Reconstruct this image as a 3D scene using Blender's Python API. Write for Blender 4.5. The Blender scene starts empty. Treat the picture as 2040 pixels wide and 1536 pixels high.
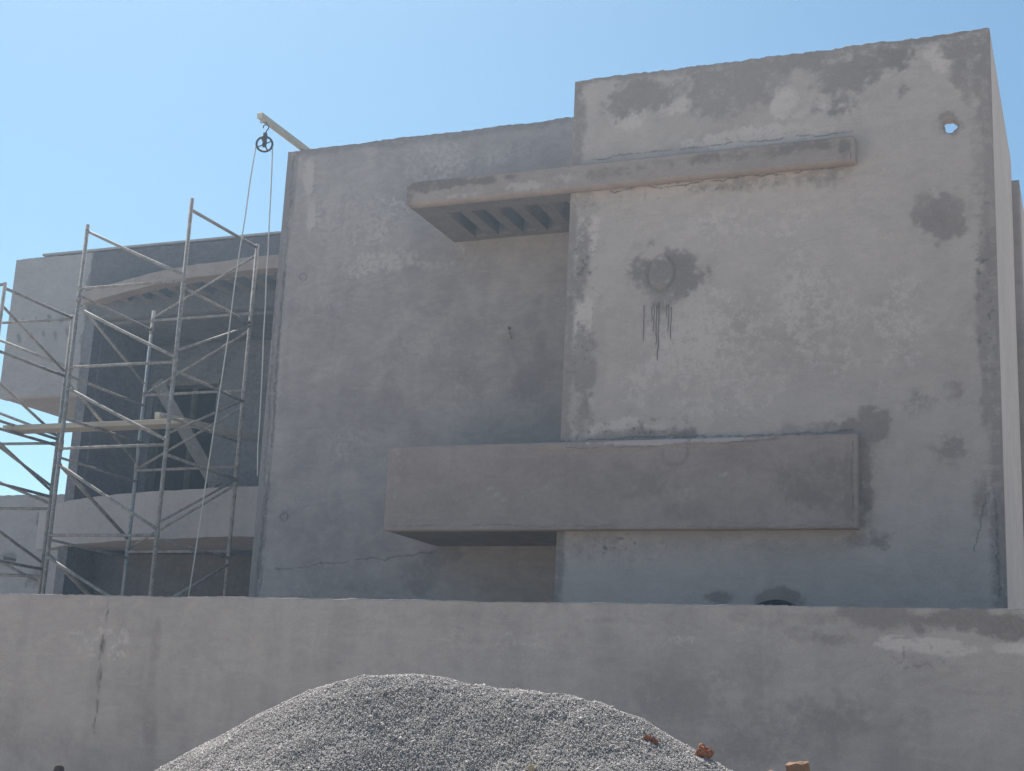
import bpy, math, random
import numpy as np
from mathutils import Vector, Matrix

# ------------------------------------------------------------------ camera
sc = bpy.context.scene
col = sc.collection
CAM_Z = 1.6
YAW, PITCH, ROLL = 0.394849, 0.230402, 0.0490788
cam_d = bpy.data.cameras.new("camera")
cam_d.sensor_width = 36.0
cam_d.lens = 36.0 * 2847.3 / 2040.0
cam_d.clip_start = 0.05
cam_d.clip_end = 3000
cam = bpy.data.objects.new("camera", cam_d)
col.objects.link(cam)
_f = Vector((-math.sin(YAW)*math.cos(PITCH), math.cos(YAW)*math.cos(PITCH), math.sin(PITCH)))
_r0 = Vector((math.cos(YAW), math.sin(YAW), 0))
_u0 = _r0.cross(_f)
_r = _r0*math.cos(ROLL) + _u0*math.sin(ROLL)
_u = -_r0*math.sin(ROLL) + _u0*math.cos(ROLL)
cam.matrix_world = Matrix(((_r.x, _u.x, -_f.x, 0), (_r.y, _u.y, -_f.y, 0), (_r.z, _u.z, -_f.z, CAM_Z), (0, 0, 0, 1)))
sc.camera = cam

# ------------------------------------------------------------------ sky and sun
SUN_EL = math.radians(54.0)
SUN_AZ = math.radians(44.0)          # left of the +Y axis, behind the house
world = bpy.data.worlds.new("World")
sc.world = world
world.use_nodes = True
wn = world.node_tree
bg = wn.nodes["Background"]
sky = wn.nodes.new("ShaderNodeTexSky")
sky.sky_type = 'NISHITA'
sky.sun_disc = False
sky.sun_elevation = SUN_EL
sky.sun_rotation = -SUN_AZ
sky.air_density = 1.0
sky.dust_density = 0.8
sky.ozone_density = 2.5
sky.altitude = 0
tintn = wn.nodes.new("ShaderNodeMix"); tintn.data_type = 'RGBA'; tintn.blend_type = 'MULTIPLY'
tintn.inputs[0].default_value = 1.0; tintn.inputs[7].default_value = (.795, 1.0, .975, 1)     # camera white balance
wn.links.new(sky.outputs[0], tintn.inputs[6])
wn.links.new(tintn.outputs[2], bg.inputs[0])
bg.inputs[1].default_value = 0.072
sun_d = bpy.data.lights.new("sun", 'SUN')
sun_d.energy = 5.0
sun_d.angle = math.radians(0.6)
sun_d.color = (1.0, 0.95, 0.87)
sun = bpy.data.objects.new("sun", sun_d)
col.objects.link(sun)
sd = Vector((-math.sin(SUN_AZ)*math.cos(SUN_EL), math.cos(SUN_AZ)*math.cos(SUN_EL), math.sin(SUN_EL)))
sun.rotation_euler = sd.to_track_quat('Z', 'Y').to_euler()
sun.location = sd*60
sc.view_settings.view_transform = 'Standard'
sc.view_settings.look = 'None'
sc.view_settings.exposure = 0.84
sc.view_settings.gamma = 1.0
sc.view_settings.use_curve_mapping = False
sc.render.engine = 'CYCLES'

# ------------------------------------------------------------------ helpers
rng = np.random.default_rng(7)
random.seed(7)


def tag(o, label=None, cat=None, group=None, kind=None):
    if label: o["label"] = label
    if cat: o["category"] = cat
    if group: o["group"] = group
    if kind: o["kind"] = kind
    return o


def empty(name, loc=(0, 0, 0)):
    o = bpy.data.objects.new(name, None)
    o.location = loc
    o.empty_display_size = 0.2
    col.objects.link(o)
    return o


def link(name, me, parent=None, mat=None):
    o = bpy.data.objects.new(name, me)
    col.objects.link(o)
    if mat is not None and len(me.materials) == 0:
        me.materials.append(mat)
    if parent is not None:
        o.parent = parent
        o.matrix_parent_inverse = Matrix.Translation(-parent_world(parent))
    return o


def parent_world(p):
    v = Vector(p.location)
    while p.parent is not None:
        v = p.matrix_parent_inverse.to_translation() + v + Vector((0, 0, 0))
        p = p.parent
        v += Vector(p.location)
    return v


def mesh_np(name, V, F, smooth=False, mat=None):
    """V (n,3), F list of arrays of tris/quads (m,k)"""
    me = bpy.data.meshes.new(name)
    V = np.asarray(V, np.float32)
    if isinstance(F, np.ndarray): F = [F]
    F = [np.asarray(f, np.int32) for f in F if len(f)]
    nl = sum(f.size for f in F); nf = sum(len(f) for f in F)
    me.vertices.add(len(V)); me.vertices.foreach_set("co", V.ravel())
    me.loops.add(nl); me.loops.foreach_set("vertex_index", np.concatenate([f.ravel() for f in F]))
    me.polygons.add(nf)
    tot = np.concatenate([np.full(len(f), f.shape[1], np.int32) for f in F])
    st = np.concatenate([[0], np.cumsum(tot)[:-1]]).astype(np.int32)
    me.polygons.foreach_set("loop_start", st)
    me.polygons.foreach_set("loop_total", tot)
    if smooth: me.polygons.foreach_set("use_smooth", np.ones(nf, bool))
    me.update(calc_edges=True)
    me.validate()
    if mat is not None: me.materials.append(mat)
    return me


class MB:
    """collects simple solids into one mesh"""
    def __init__(self): self.v = []; self.f = []; self.sm = []
    def add(self, vs, fs, smooth=False):
        b = len(self.v); self.v += [tuple(map(float, p)) for p in vs]
        for q in fs: self.f.append([b+i for i in q]); self.sm.append(smooth)
        return self
    def box(self, a, b, ch=0.0):
        x0, y0, z0 = a; x1, y1, z1 = b
        if ch <= 0:
            vs = [(x0,y0,z0),(x1,y0,z0),(x1,y1,z0),(x0,y1,z0),(x0,y0,z1),(x1,y0,z1),(x1,y1,z1),(x0,y1,z1)]
            return self.add(vs, [(0,3,2,1),(4,5,6,7),(0,1,5,4),(1,2,6,5),(2,3,7,6),(3,0,4,7)])
        c = Vector(((x0+x1)/2, (y0+y1)/2, (z0+z1)/2))
        return self.obox(c, Vector((1,0,0)), Vector((0,1,0)), Vector((0,0,1)), ((x1-x0)/2, (y1-y0)/2, (z1-z0)/2), ch)
    def obox(self, c, ax, ay, az, h, ch=0.0, jit=0.0):
        """oriented box with chamfered edges"""
        c = Vector(c)
        if ch <= 0:
            vs = [c+ax*(sx*h[0])+ay*(sy*h[1])+az*(sz*h[2]) for sz in (-1,1) for sx, sy in ((-1,-1),(1,-1),(1,1),(-1,1))]
            return self.add(vs, [(0,3,2,1),(4,5,6,7),(0,1,5,4),(1,2,6,5),(2,3,7,6),(3,0,4,7)])
        import bmesh
        bm = bmesh.new(); bmesh.ops.create_cube(bm, size=2)
        for v in bm.verts: v.co = Vector((v.co.x*h[0], v.co.y*h[1], v.co.z*h[2]))
        bmesh.ops.bevel(bm, geom=bm.edges[:], offset=ch, segments=1, affect='EDGES')
        bm.verts.ensure_lookup_table()
        vs = [c + ax*v.co.x + ay*v.co.y + az*v.co.z + Vector((random.uniform(-jit, jit), random.uniform(-jit, jit), random.uniform(-jit, jit))) for v in bm.verts]
        fs = [[v.index for v in f.verts] for f in bm.faces]
        bm.free()
        return self.add(vs, fs)
    def tube(self, pts, r, n=10, cap=True):
        pts = [Vector(p) for p in pts]
        rs = r if isinstance(r, (list, tuple)) else [r]*len(pts)
        ref = None; vs = []; fs = []
        for i, p in enumerate(pts):
            d = (pts[min(i+1, len(pts)-1)] - pts[max(i-1, 0)]).normalized()
            if ref is None:
                ref = Vector((0,0,1)) if abs(d.z) < .9 else Vector((1,0,0))
            a = (ref - d*ref.dot(d)).normalized(); b = d.cross(a); ref = a
            for k in range(n):
                t = 2*math.pi*k/n
                vs.append(p + (a*math.cos(t) + b*math.sin(t))*rs[i])
        for i in range(len(pts)-1):
            for k in range(n):
                k2 = (k+1) % n
                fs.append((i*n+k, i*n+k2, (i+1)*n+k2, (i+1)*n+k))
        b0 = len(self.v)
        self.add(vs, fs, True)
        if cap:
            self.f.append([b0+k for k in range(n)][::-1]); self.sm.append(False)
            e = b0+(len(pts)-1)*n
            self.f.append([e+k for k in range(n)]); self.sm.append(False)
        return self
    def build(self, name, mat, parent=None):
        me = bpy.data.meshes.new(name)
        me.from_pydata(self.v, [], self.f)
        me.polygons.foreach_set("use_smooth", self.sm)
        me.update()
        return link(name, me, parent, mat)


# --- value noise (numpy), for relief and for where stains lie on the walls
_tab = np.random.default_rng(11).random(4096).astype(np.float32)


def _vn(x, y, seed):
    xi = np.floor(x).astype(np.int64); yi = np.floor(y).astype(np.int64)
    fx = x-xi; fy = y-yi
    fx = fx*fx*(3-2*fx); fy = fy*fy*(3-2*fy)
    def h(a, b): return _tab[(a*374761 + b*668265 + seed*91813 + (a*b) % 977*31) % 4096]
    return (h(xi, yi)*(1-fx)+h(xi+1, yi)*fx)*(1-fy) + (h(xi, yi+1)*(1-fx)+h(xi+1, yi+1)*fx)*fy


def fbm(x, y, sc_, octv=4, seed=0, gain=.55):
    a = 1.; t = 0.; o = 0.
    for i in range(octv):
        o = o + a*_vn(x*sc_+17.3*i, y*sc_-9.1*i, seed+i); t += a; a *= gain; sc_ *= 2.03
    return o/t


def sstep(a, b, x):
    t = np.clip((x-a)/(b-a), 0, 1); return t*t*(3-2*t)


# --- materials
def nt(mat):
    mat.use_nodes = True
    return mat.node_tree, mat.node_tree.nodes["Principled BSDF"]


def N(t, ty, **kw):
    n = t.nodes.new(ty)
    for k, v in kw.items():
        if k.startswith("i_"): n.inputs[k[2:].replace("_", " ")].default_value = v
        else: setattr(n, k, v)
    return n


def mathn(t, op, a, b=None, clamp=False):
    n = N(t, "ShaderNodeMath", operation=op); n.use_clamp = clamp
    for i, v in enumerate((a, b)):
        if v is None: continue
        if hasattr(v, "links") or hasattr(v, "is_output"): t.links.new(v, n.inputs[i])
        else: n.inputs[i].default_value = v
    return n.outputs[0]


def maprange(t, v, a, b, c=0., d=1., smooth=True):
    n = N(t, "ShaderNodeMapRange"); n.interpolation_type = 'SMOOTHSTEP' if smooth else 'LINEAR'
    t.links.new(v, n.inputs[0])
    for i, q in enumerate((a, b, c, d)): n.inputs[1+i].default_value = q
    return n.outputs[0]


def mixc(t, fac, a, b, mode='MIX'):
    n = N(t, "ShaderNodeMix", data_type='RGBA', blend_type=mode)
    def s(i, v):
        if hasattr(v, "is_output"): t.links.new(v, n.inputs[i])
        elif isinstance(v, (int, float)): n.inputs[i].default_value = v
        else: n.inputs[i].default_value = (*v, 1) if len(v) == 3 else v
    s(0, fac); s(6, a); s(7, b)
    return n.outputs[2]


def noise(t, vec, scale, detail=5, rough=.55, dist=0.):
    n = N(t, "ShaderNodeTexNoise"); n.inputs["Scale"].default_value = scale
    n.inputs["Detail"].default_value = detail; n.inputs["Roughness"].default_value = rough
    n.inputs["Distortion"].default_value = dist
    t.links.new(vec, n.inputs["Vector"])
    return n.outputs["Fac"]


def objvec(t, scale=(1, 1, 1), loc=(0, 0, 0)):
    g = N(t, "ShaderNodeNewGeometry")
    m = N(t, "ShaderNodeMapping"); m.inputs["Scale"].default_value = scale; m.inputs["Location"].default_value = loc
    t.links.new(g.outputs["Position"], m.inputs["Vector"])
    return m.outputs[0]


def plaster(name, base=(.40, .385, .37), dark=(.27, .262, .26), wetc=(.205, .198, .195), lightc=(.50, .485, .465),
            cloud=.5, speck=.5, streak=.3, bump=.45, seed=0., fresh=.0):
    m = bpy.data.materials.new(name); t, b = nt(m)
    v = objvec(t, loc=(seed*3.1, seed*1.7, seed*2.3))
    at = N(t, "ShaderNodeAttribute"); at.attribute_name = "paint"
    sep = N(t, "ShaderNodeSeparateColor"); t.links.new(at.outputs["Color"], sep.inputs[0])
    wet_shade, light, line = sep.outputs[0], sep.outputs[1], sep.outputs[2]
    n1 = noise(t, v, .55, 6, .6, .4)
    n2 = noise(t, v, 2.6, 6, .62, .6)
    n3 = noise(t, v, 15., 6, .72)
    n4 = noise(t, v, 70., 4, .6)
    vs = objvec(t, scale=(5., 5., .55), loc=(seed, 0, 0))
    ns = noise(t, vs, 1.0, 6, .6)
    c1 = maprange(t, n1, .36, .66)
    c2 = maprange(t, n2, .33, .70)
    cs = maprange(t, ns, .40, .72)
    f = mathn(t, 'ADD', mathn(t, 'MULTIPLY', c1, .5*cloud), mathn(t, 'MULTIPLY', c2, .45*cloud))
    f = mathn(t, 'ADD', f, mathn(t, 'MULTIPLY', cs, streak*.4))
    vt = objvec(t, scale=(2.2, 2.2, 6.5), loc=(seed*2, seed, 0)); tr = noise(t, vt, 1.1, 5, .6, 2.2)
    f = mathn(t, 'ADD', f, mathn(t, 'MULTIPLY', mathn(t, 'SUBTRACT', maprange(t, tr, .3, .7), .4), .35), clamp=True)
    c = mixc(t, f, base, dark)
    # trowel swirls and fine mottling
    c = mixc(t, mathn(t, 'MULTIPLY', maprange(t, n3, .42, .68), .45*speck), c, lightc)
    # light bloom
    lm = maprange(t, mathn(t, 'ADD', light, mathn(t, 'MULTIPLY', mathn(t, 'SUBTRACT', n3, .5), 1.5)), .32, .62)
    lm = mathn(t, 'MULTIPLY', lm, mathn(t, 'MINIMUM', mathn(t, 'MULTIPLY', light, 1.6), 1.))
    c = mixc(t, lm, c, lightc)
    # damp / fresher mortar, and shade painted through the same mask
    nn = mathn(t, 'ADD', mathn(t, 'MULTIPLY', mathn(t, 'SUBTRACT', n2, .5), .7), mathn(t, 'MULTIPLY', mathn(t, 'SUBTRACT', n3, .5), 2.0))
    wm = maprange(t, mathn(t, 'ADD', wet_shade, mathn(t, 'MULTIPLY', nn, 1.)), .10, .92)
    soft = mathn(t, 'MINIMUM', mathn(t, 'MULTIPLY', wet_shade, 1.5), 1.)
    wm = mathn(t, 'MULTIPLY', wm, soft)
    wetv = mixc(t, maprange(t, n3, .38, .62), wetc, tuple(q*1.28 for q in wetc))
    wc = mixc(t, mathn(t, 'ADD', mathn(t, 'MULTIPLY', maprange(t, n1, .35, .65), .35), mathn(t, 'MULTIPLY', n2, .45)), wetv, dark)
    c = mixc(t, wm, c, wc)
    # hairline cracks, tool marks
    c = mixc(t, mathn(t, 'MINIMUM', line, 1.), c, (.085, .082, .082))
    # grain
    gr = maprange(t, n4, .3, .7, .93, 1.07, False)
    hs = N(t, "ShaderNodeHueSaturation"); t.links.new(c, hs.inputs["Color"]); t.links.new(gr, hs.inputs["Value"])
    t.links.new(hs.outputs[0], b.inputs["Base Color"])
    b.inputs["Roughness"].default_value = .92
    b.inputs["Specular IOR Level"].default_value = .25
    bp = N(t, "ShaderNodeBump"); bp.inputs["Strength"].default_value = bump; bp.inputs["Distance"].default_value = .02
    hgt = mathn(t, 'ADD', mathn(t, 'ADD', mathn(t, 'MULTIPLY', n3, .6), mathn(t, 'MULTIPLY', n4, .3)), mathn(t, 'MULTIPLY', tr, .8))
    hgt = mathn(t, 'SUBTRACT', hgt, mathn(t, 'MULTIPLY', line, .6))
    t.links.new(hgt, bp.inputs["Height"]); t.links.new(bp.outputs[0], b.inputs["Normal"])
    return m


def simple(name, ca, cb, scale=8., rough=.8, metal=0., bump=.2, cc=None, stretch=(1, 1, 1), spec=.3):
    m = bpy.data.materials.new(name); t, b = nt(m)
    v = objvec(t, scale=stretch)
    n1 = noise(t, v, scale, 7, .65, .4); n2 = noise(t, v, scale*5, 6, .65)
    c = mixc(t, maprange(t, n1, .35, .65), ca, cb)
    if cc is not None: c = mixc(t, maprange(t, n2, .50, .66), c, cc)
    t.links.new(c, b.inputs["Base Color"])
    b.inputs["Roughness"].default_value = rough; b.inputs["Metallic"].default_value = metal
    b.inputs["Specular IOR Level"].default_value = spec
    if bump:
        bp = N(t, "ShaderNodeBump"); bp.inputs["Strength"].default_value = bump; bp.inputs["Distance"].default_value = .01
        t.links.new(n2, bp.inputs["Height"]); t.links.new(bp.outputs[0], b.inputs["Normal"])
    return m


MAT = {}
MAT['tower'] = plaster("plaster_tower", base=(0.503, 0.428, 0.393), dark=(0.397, 0.337, 0.310), wetc=(0.174, 0.149, 0.137), lightc=(0.563, 0.484, 0.448), cloud=.85, seed=1)
MAT['side'] = plaster("plaster_side_lit", base=(0.613, 0.523, 0.480), dark=(0.484, 0.411, 0.379), wetc=(0.253, 0.215, 0.199), lightc=(0.686, 0.590, 0.546), cloud=.85, seed=11)  # tower plaster lightened: brighter light on the right-hand faces put into colour
MAT['main'] = plaster("plaster_main", base=(0.418, 0.365, 0.348), dark=(0.292, 0.256, 0.248), wetc=(0.189, 0.166, 0.162), lightc=(0.493, 0.433, 0.412), cloud=1., speck=.35, seed=2)
MAT['balcony'] = plaster("plaster_balcony", base=(0.397, 0.320, 0.288), dark=(0.295, 0.238, 0.215), wetc=(0.204, 0.167, 0.151), lightc=(0.487, 0.408, 0.386), cloud=.7, speck=.3, seed=3)
MAT['canopy'] = plaster("plaster_canopy", base=(0.386, 0.314, 0.279), dark=(0.264, 0.217, 0.195), wetc=(0.144, 0.118, 0.106), lightc=(0.458, 0.383, 0.356), cloud=.7, speck=.3, seed=4)
MAT['fence'] = plaster("plaster_boundary", base=(0.436, 0.381, 0.356), dark=(0.328, 0.288, 0.272), wetc=(0.195, 0.170, 0.160), lightc=(0.542, 0.475, 0.448), cloud=.95, speck=.3, streak=.8, seed=5)
MAT['wing'] = plaster("plaster_wing", base=(0.408, 0.375, 0.371), dark=(0.302, 0.277, 0.277), wetc=(0.148, 0.139, 0.142), lightc=(0.499, 0.455, 0.453), cloud=.6, seed=6)
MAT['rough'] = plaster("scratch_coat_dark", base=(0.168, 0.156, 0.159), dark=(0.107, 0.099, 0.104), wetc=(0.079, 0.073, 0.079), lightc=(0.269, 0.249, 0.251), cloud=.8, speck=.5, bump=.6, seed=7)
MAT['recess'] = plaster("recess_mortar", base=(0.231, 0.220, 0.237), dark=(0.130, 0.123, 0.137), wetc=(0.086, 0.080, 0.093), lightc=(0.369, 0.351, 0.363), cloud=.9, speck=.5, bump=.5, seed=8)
MAT['wingbalc'] = plaster("plaster_wing_balcony", base=(0.424, 0.381, 0.374), dark=(0.336, 0.299, 0.296), wetc=(0.230, 0.205, 0.204), lightc=(0.494, 0.446, 0.439), cloud=.6, streak=.6, seed=9)
MAT['soffit'] = plaster("shaded_soffit", base=(0.245, 0.221, 0.209), dark=(0.171, 0.155, 0.147), wetc=(0.135, 0.119, 0.113), lightc=(0.318, 0.290, 0.275), cloud=.8, seed=10)  # underside shade put into the colour, darker than the other plaster
MAT['dim'] = simple("unlit_room_shade", (.06, .06, .06), (.04, .04, .04), 2., .95)  # darkness of the room put into a near-black colour
MAT['roof'] = simple("roof_screed", (.36, .35, .33), (.28, .27, .26), 2., .95)
MAT['ground'] = simple("sandy_ground", (.48, .415, .34), (.40, .345, .285), .6, .95, cc=(.50, .44, .37))
MAT['steel'] = simple("cement_splashed_steel", (.33, .295, .27), (.20, .17, .15), 9., .75, .05, .3, cc=(.42, .39, .36))
MAT['steelblue'] = simple("chipped_blue_steel", (.20, .25, .31), (.33, .305, .285), 5., .7, .05, .3, cc=(.40, .375, .355))
MAT['wood'] = simple("weathered_pine", (.46, .38, .28), (.36, .30, .23), 5., .8, 0, .3, stretch=(1, .15, 1))
MAT['woodgrey'] = simple("grey_cement_stained_board", (.36, .32, .28), (.26, .24, .22), 5., .85, 0, .3, cc=(.42, .40, .37))
MAT['palewood'] = simple("bleached_pine", (.60, .54, .45), (.50, .44, .36), 5., .8, 0, .3, stretch=(1, .15, 1))
MAT['tan'] = simple("tan_scaffold_board", (.47, .40, .31), (.38, .33, .26), 5., .85, 0, .3, cc=(.44, .40, .35), stretch=(.15, 1, 1))
MAT['board'] = simple("shaded_board", (.23, .205, .185), (.17, .15, .135), 5., .9, 0, .3, cc=(.27, .245, .225))  # board colour darkened to carry the shade of the recess
MAT['rope'] = simple("pale_rope", (.62, .60, .56), (.5, .48, .45), 60., .9)
MAT['iron'] = simple("dark_cast_iron", (.05, .05, .055), (.10, .085, .075), 20., .6, .6)
MAT['brick'] = simple("red_clay", (.32, .12, .065), (.24, .09, .05), 14., .9, cc=(.38, .20, .13))
MAT['ochre'] = simple("orange_clay_block", (.22, .12, .07), (.16, .09, .055), 12., .9, cc=(.24, .16, .11))  # clay colour darkened to stand in for shade on the blocks
MAT['post'] = simple("dark_bark", (.05, .035, .035), (.09, .06, .055), 20., .9)
MAT['rubber'] = simple("black_rubber", (.02, .02, .022), (.035, .034, .033), 20., .6)
MAT['slurry'] = simple("dried_slurry", (.17, .16, .15), (.22, .205, .195), 20., .8)
MAT['frame'] = simple("timber_frame_dark", (.13, .115, .105), (.08, .075, .07), 8., .85)


# --- plaster wall: dense front skin with relief and stains, returned backwards by its thickness
def blobs(X, Z, lst, seed, out=None):
    """lst: (x, z, rx, rz, amp[, rot])"""
    w1 = fbm(X, Z, 3.2, 5, seed)-.5; w2 = fbm(X, Z, 12., 4, seed+9)-.5; w3 = fbm(X, Z, 1.3, 3, seed+15)-.5
    tone = .62+.76*fbm(X, Z, 2.2, 5, seed+30)
    o = np.zeros_like(X) if out is None else out
    for q in lst:
        x, z, rx, rz, a = q[:5]; rot = q[5] if len(q) > 5 else 0.
        dx = X-x; dz = Z-z
        if rot:
            c, s = math.cos(rot), math.sin(rot); dx, dz = dx*c+dz*s, -dx*s+dz*c
        d = np.sqrt((dx/rx)**2+(dz/rz)**2)+w1*1.2+w2*.7+w3*.9
        o = np.maximum(o, np.minimum(1, a*tone*sstep(1.35, .35, d)))
        o = np.maximum(o, .40*a*tone*sstep(2.3, .6, d))
    return o


def lines(X, Z, lst, seed, wob=.05, out=None, gap=.22):
    """lst: (width, amp, [(x,z),...])"""
    o = np.zeros_like(X) if out is None else out
    wx = (fbm(X, Z, 5., 4, seed)-.5)*wob*2; wz = (fbm(X, Z, 5., 4, seed+5)-.5)*wob*2
    wx = wx+(fbm(X, Z, 24., 3, seed+7)-.5)*wob*.5; wz = wz+(fbm(X, Z, 24., 3, seed+8)-.5)*wob*.5
    brk = fbm(X, Z, 9., 3, seed+3)
    for w, a, pts in lst:
        for (x0, z0), (x1, z1) in zip(pts[:-1], pts[1:]):
            L2 = (x1-x0)**2+(z1-z0)**2
            t = np.clip(((X+wx-x0)*(x1-x0)+(Z+wz-z0)*(z1-z0))/L2, 0, 1)
            d = np.hypot(X+wx-x0-t*(x1-x0), Z+wz-z0-t*(z1-z0))
            o = np.maximum(o, a*sstep(w, w*.3, d)*sstep(gap, gap+.25, brk))
    return o


def wall(name, parent, O, U, n, w, zlev, res, thick, mat, paint=None, ragged=.0, hole=None, seed=0, relief=.004, extra=None):
    """vertical wall: O base corner, U unit direction (horizontal), n outward normal, zlev (z0, dense_from, z1)"""
    O = np.array(O, float); U = np.array(U, float); n = np.array(n, float)
    nu = max(2, int(round(w/res))+1); u = np.linspace(0, w, nu)
    z0, zd, z1 = zlev
    lo = np.linspace(z0, zd, max(2, int((zd-z0)/.5)+1))[:-1] if zd > z0+.01 else np.array([])
    v = np.concatenate([lo, np.linspace(zd, z1, max(2, int(round((z1-zd)/res))+1))])
    nv = len(v)
    UU, VV = np.meshgrid(u, v)
    A = (O[0]*abs(U[0])+O[1]*abs(U[1])+UU*(U[0]+U[1])); Z = VV.copy()
    edge = np.minimum(np.minimum(UU, w-UU), np.minimum(VV-z0+1, z1-VV))
    fade = sstep(0., .012, edge)
    disp = (fbm(A, Z, .9, 4, seed)-.5)*relief*3 + (fbm(A, Z, 7., 3, seed+20)-.5)*relief
    if extra is not None: disp = disp + extra(A, Z)
    disp = disp*fade
    if ragged:
        k = sstep(z1-.14, z1, VV)
        Z = VV + k*ragged*((fbm(A, A*0+3.3, 2.1, 3, seed+40, .6)-.62)*1.3 + (fbm(A, A*0+5.3, 17., 3, seed+44, .8)-.6)*1.3)
    P = O + UU[..., None]*U + disp[..., None]*n
    P[..., 2] = Z
    col_ = np.zeros((nv*nu, 4), np.float32); col_[:, 3] = 1
    if paint is not None:
        r, g, b_ = paint(A, Z)
        col_[:, 0] = r.ravel(); col_[:, 1] = g.ravel(); col_[:, 2] = b_.ravel()
    idx = np.arange(nu*nv).reshape(nv, nu)
    q = np.stack([idx[:-1, :-1], idx[:-1, 1:], idx[1:, 1:], idx[1:, :-1]], -1).reshape(-1, 4)
    keep = np.ones(len(q), bool)
    if hole is not None:
        ca = A.ravel()[q].mean(1); cz = Z.ravel()[q].mean(1)
        keep = hole(ca, cz)
    q = q[keep]
    ncam = np.cross(U, (0, 0, 1))
    flip = np.dot(ncam, n) < 0
    if flip: q = q[:, ::-1]
    # boundary edges extruded backwards
    e = np.concatenate([q[:, [0, 1]], q[:, [1, 2]], q[:, [2, 3]], q[:, [3, 0]]])
    key = np.sort(e, 1); key = key[:, 0].astype(np.int64)*10_000_000+key[:, 1]
    uq, inv, cnt = np.unique(key, return_inverse=True, return_counts=True)
    be = e[cnt[inv] == 1]
    bv = np.unique(be); remap = np.full(nu*nv, -1); remap[bv] = np.arange(len(bv))+nu*nv
    V = P.reshape(-1, 3)
    Vb = V[bv].copy(); nn = n/np.linalg.norm(n)
    # push to the back plane
    Vb = Vb - np.dot(Vb-O, nn)[:, None]*nn - nn*thick
    side = np.stack([be[:, 1], be[:, 0], remap[be[:, 0]], remap[be[:, 1]]], -1)
    Vall = np.concatenate([V, Vb])
    colall = np.concatenate([col_, col_[bv]])
    faces = [np.concatenate([q, side])]
    if hole is None:
        c = [O-nn*thick, O+U*w-nn*thick]
        back = np.array([[c[0][0], c[0][1], z0], [c[1][0], c[1][1], z0], [c[1][0], c[1][1], z1-ragged*1.5], [c[0][0], c[0][1], z1-ragged*1.5]])
        b0 = len(Vall); Vall = np.concatenate([Vall, back]); colall = np.concatenate([colall, np.tile([[0, 0, 0, 1]], (4, 1))])
        bf = np.array([[b0, b0+3, b0+2, b0+1]]);
        if flip: bf = bf[:, ::-1]
        faces.append(bf)
    me = mesh_np(name, Vall, faces)
    if len(me.vertices) == len(Vall):
        ca = me.color_attributes.new("paint", 'FLOAT_COLOR', 'POINT')
        ca.data.foreach_set("color", colall.astype(np.float32).ravel())
    return link(name, me, parent, mat)


# ------------------------------------------------------------------ ground
gm = MB(); gm.add([(-400, -400, 0), (400, -400, 0), (400, 600, 0), (-400, 600, 0)], [(0, 1, 2, 3)])
tag(gm.build("ground", MAT['ground']), kind="structure")

ym = MB(); ym.add([(-30, 10.6, .006), (6, 10.6, .006), (6, 26, .006), (-30, 26, .006)], [(0, 1, 2, 3)])  # unseen dark ground, added to cut light bouncing onto the facade
tag(ym.build("added_dark_yard", simple("added_dark_soil", (.24, .20, .165), (.17, .145, .12), 1.5, .95)), kind="structure")

# ------------------------------------------------------------------ house
YT, YM, YC, YW = 13.80, 15.0, 13.65, 17.86      # front planes: right block, middle block, bands, left wing
XTR, XTL, XML = -0.78, -5.17, -9.58
ZR = 8.70
TT = .10
house = empty("house", (-7, 16, 0))
tag(house, "two storey house under construction in bare grey cement plaster behind the boundary wall", "house")

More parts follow.
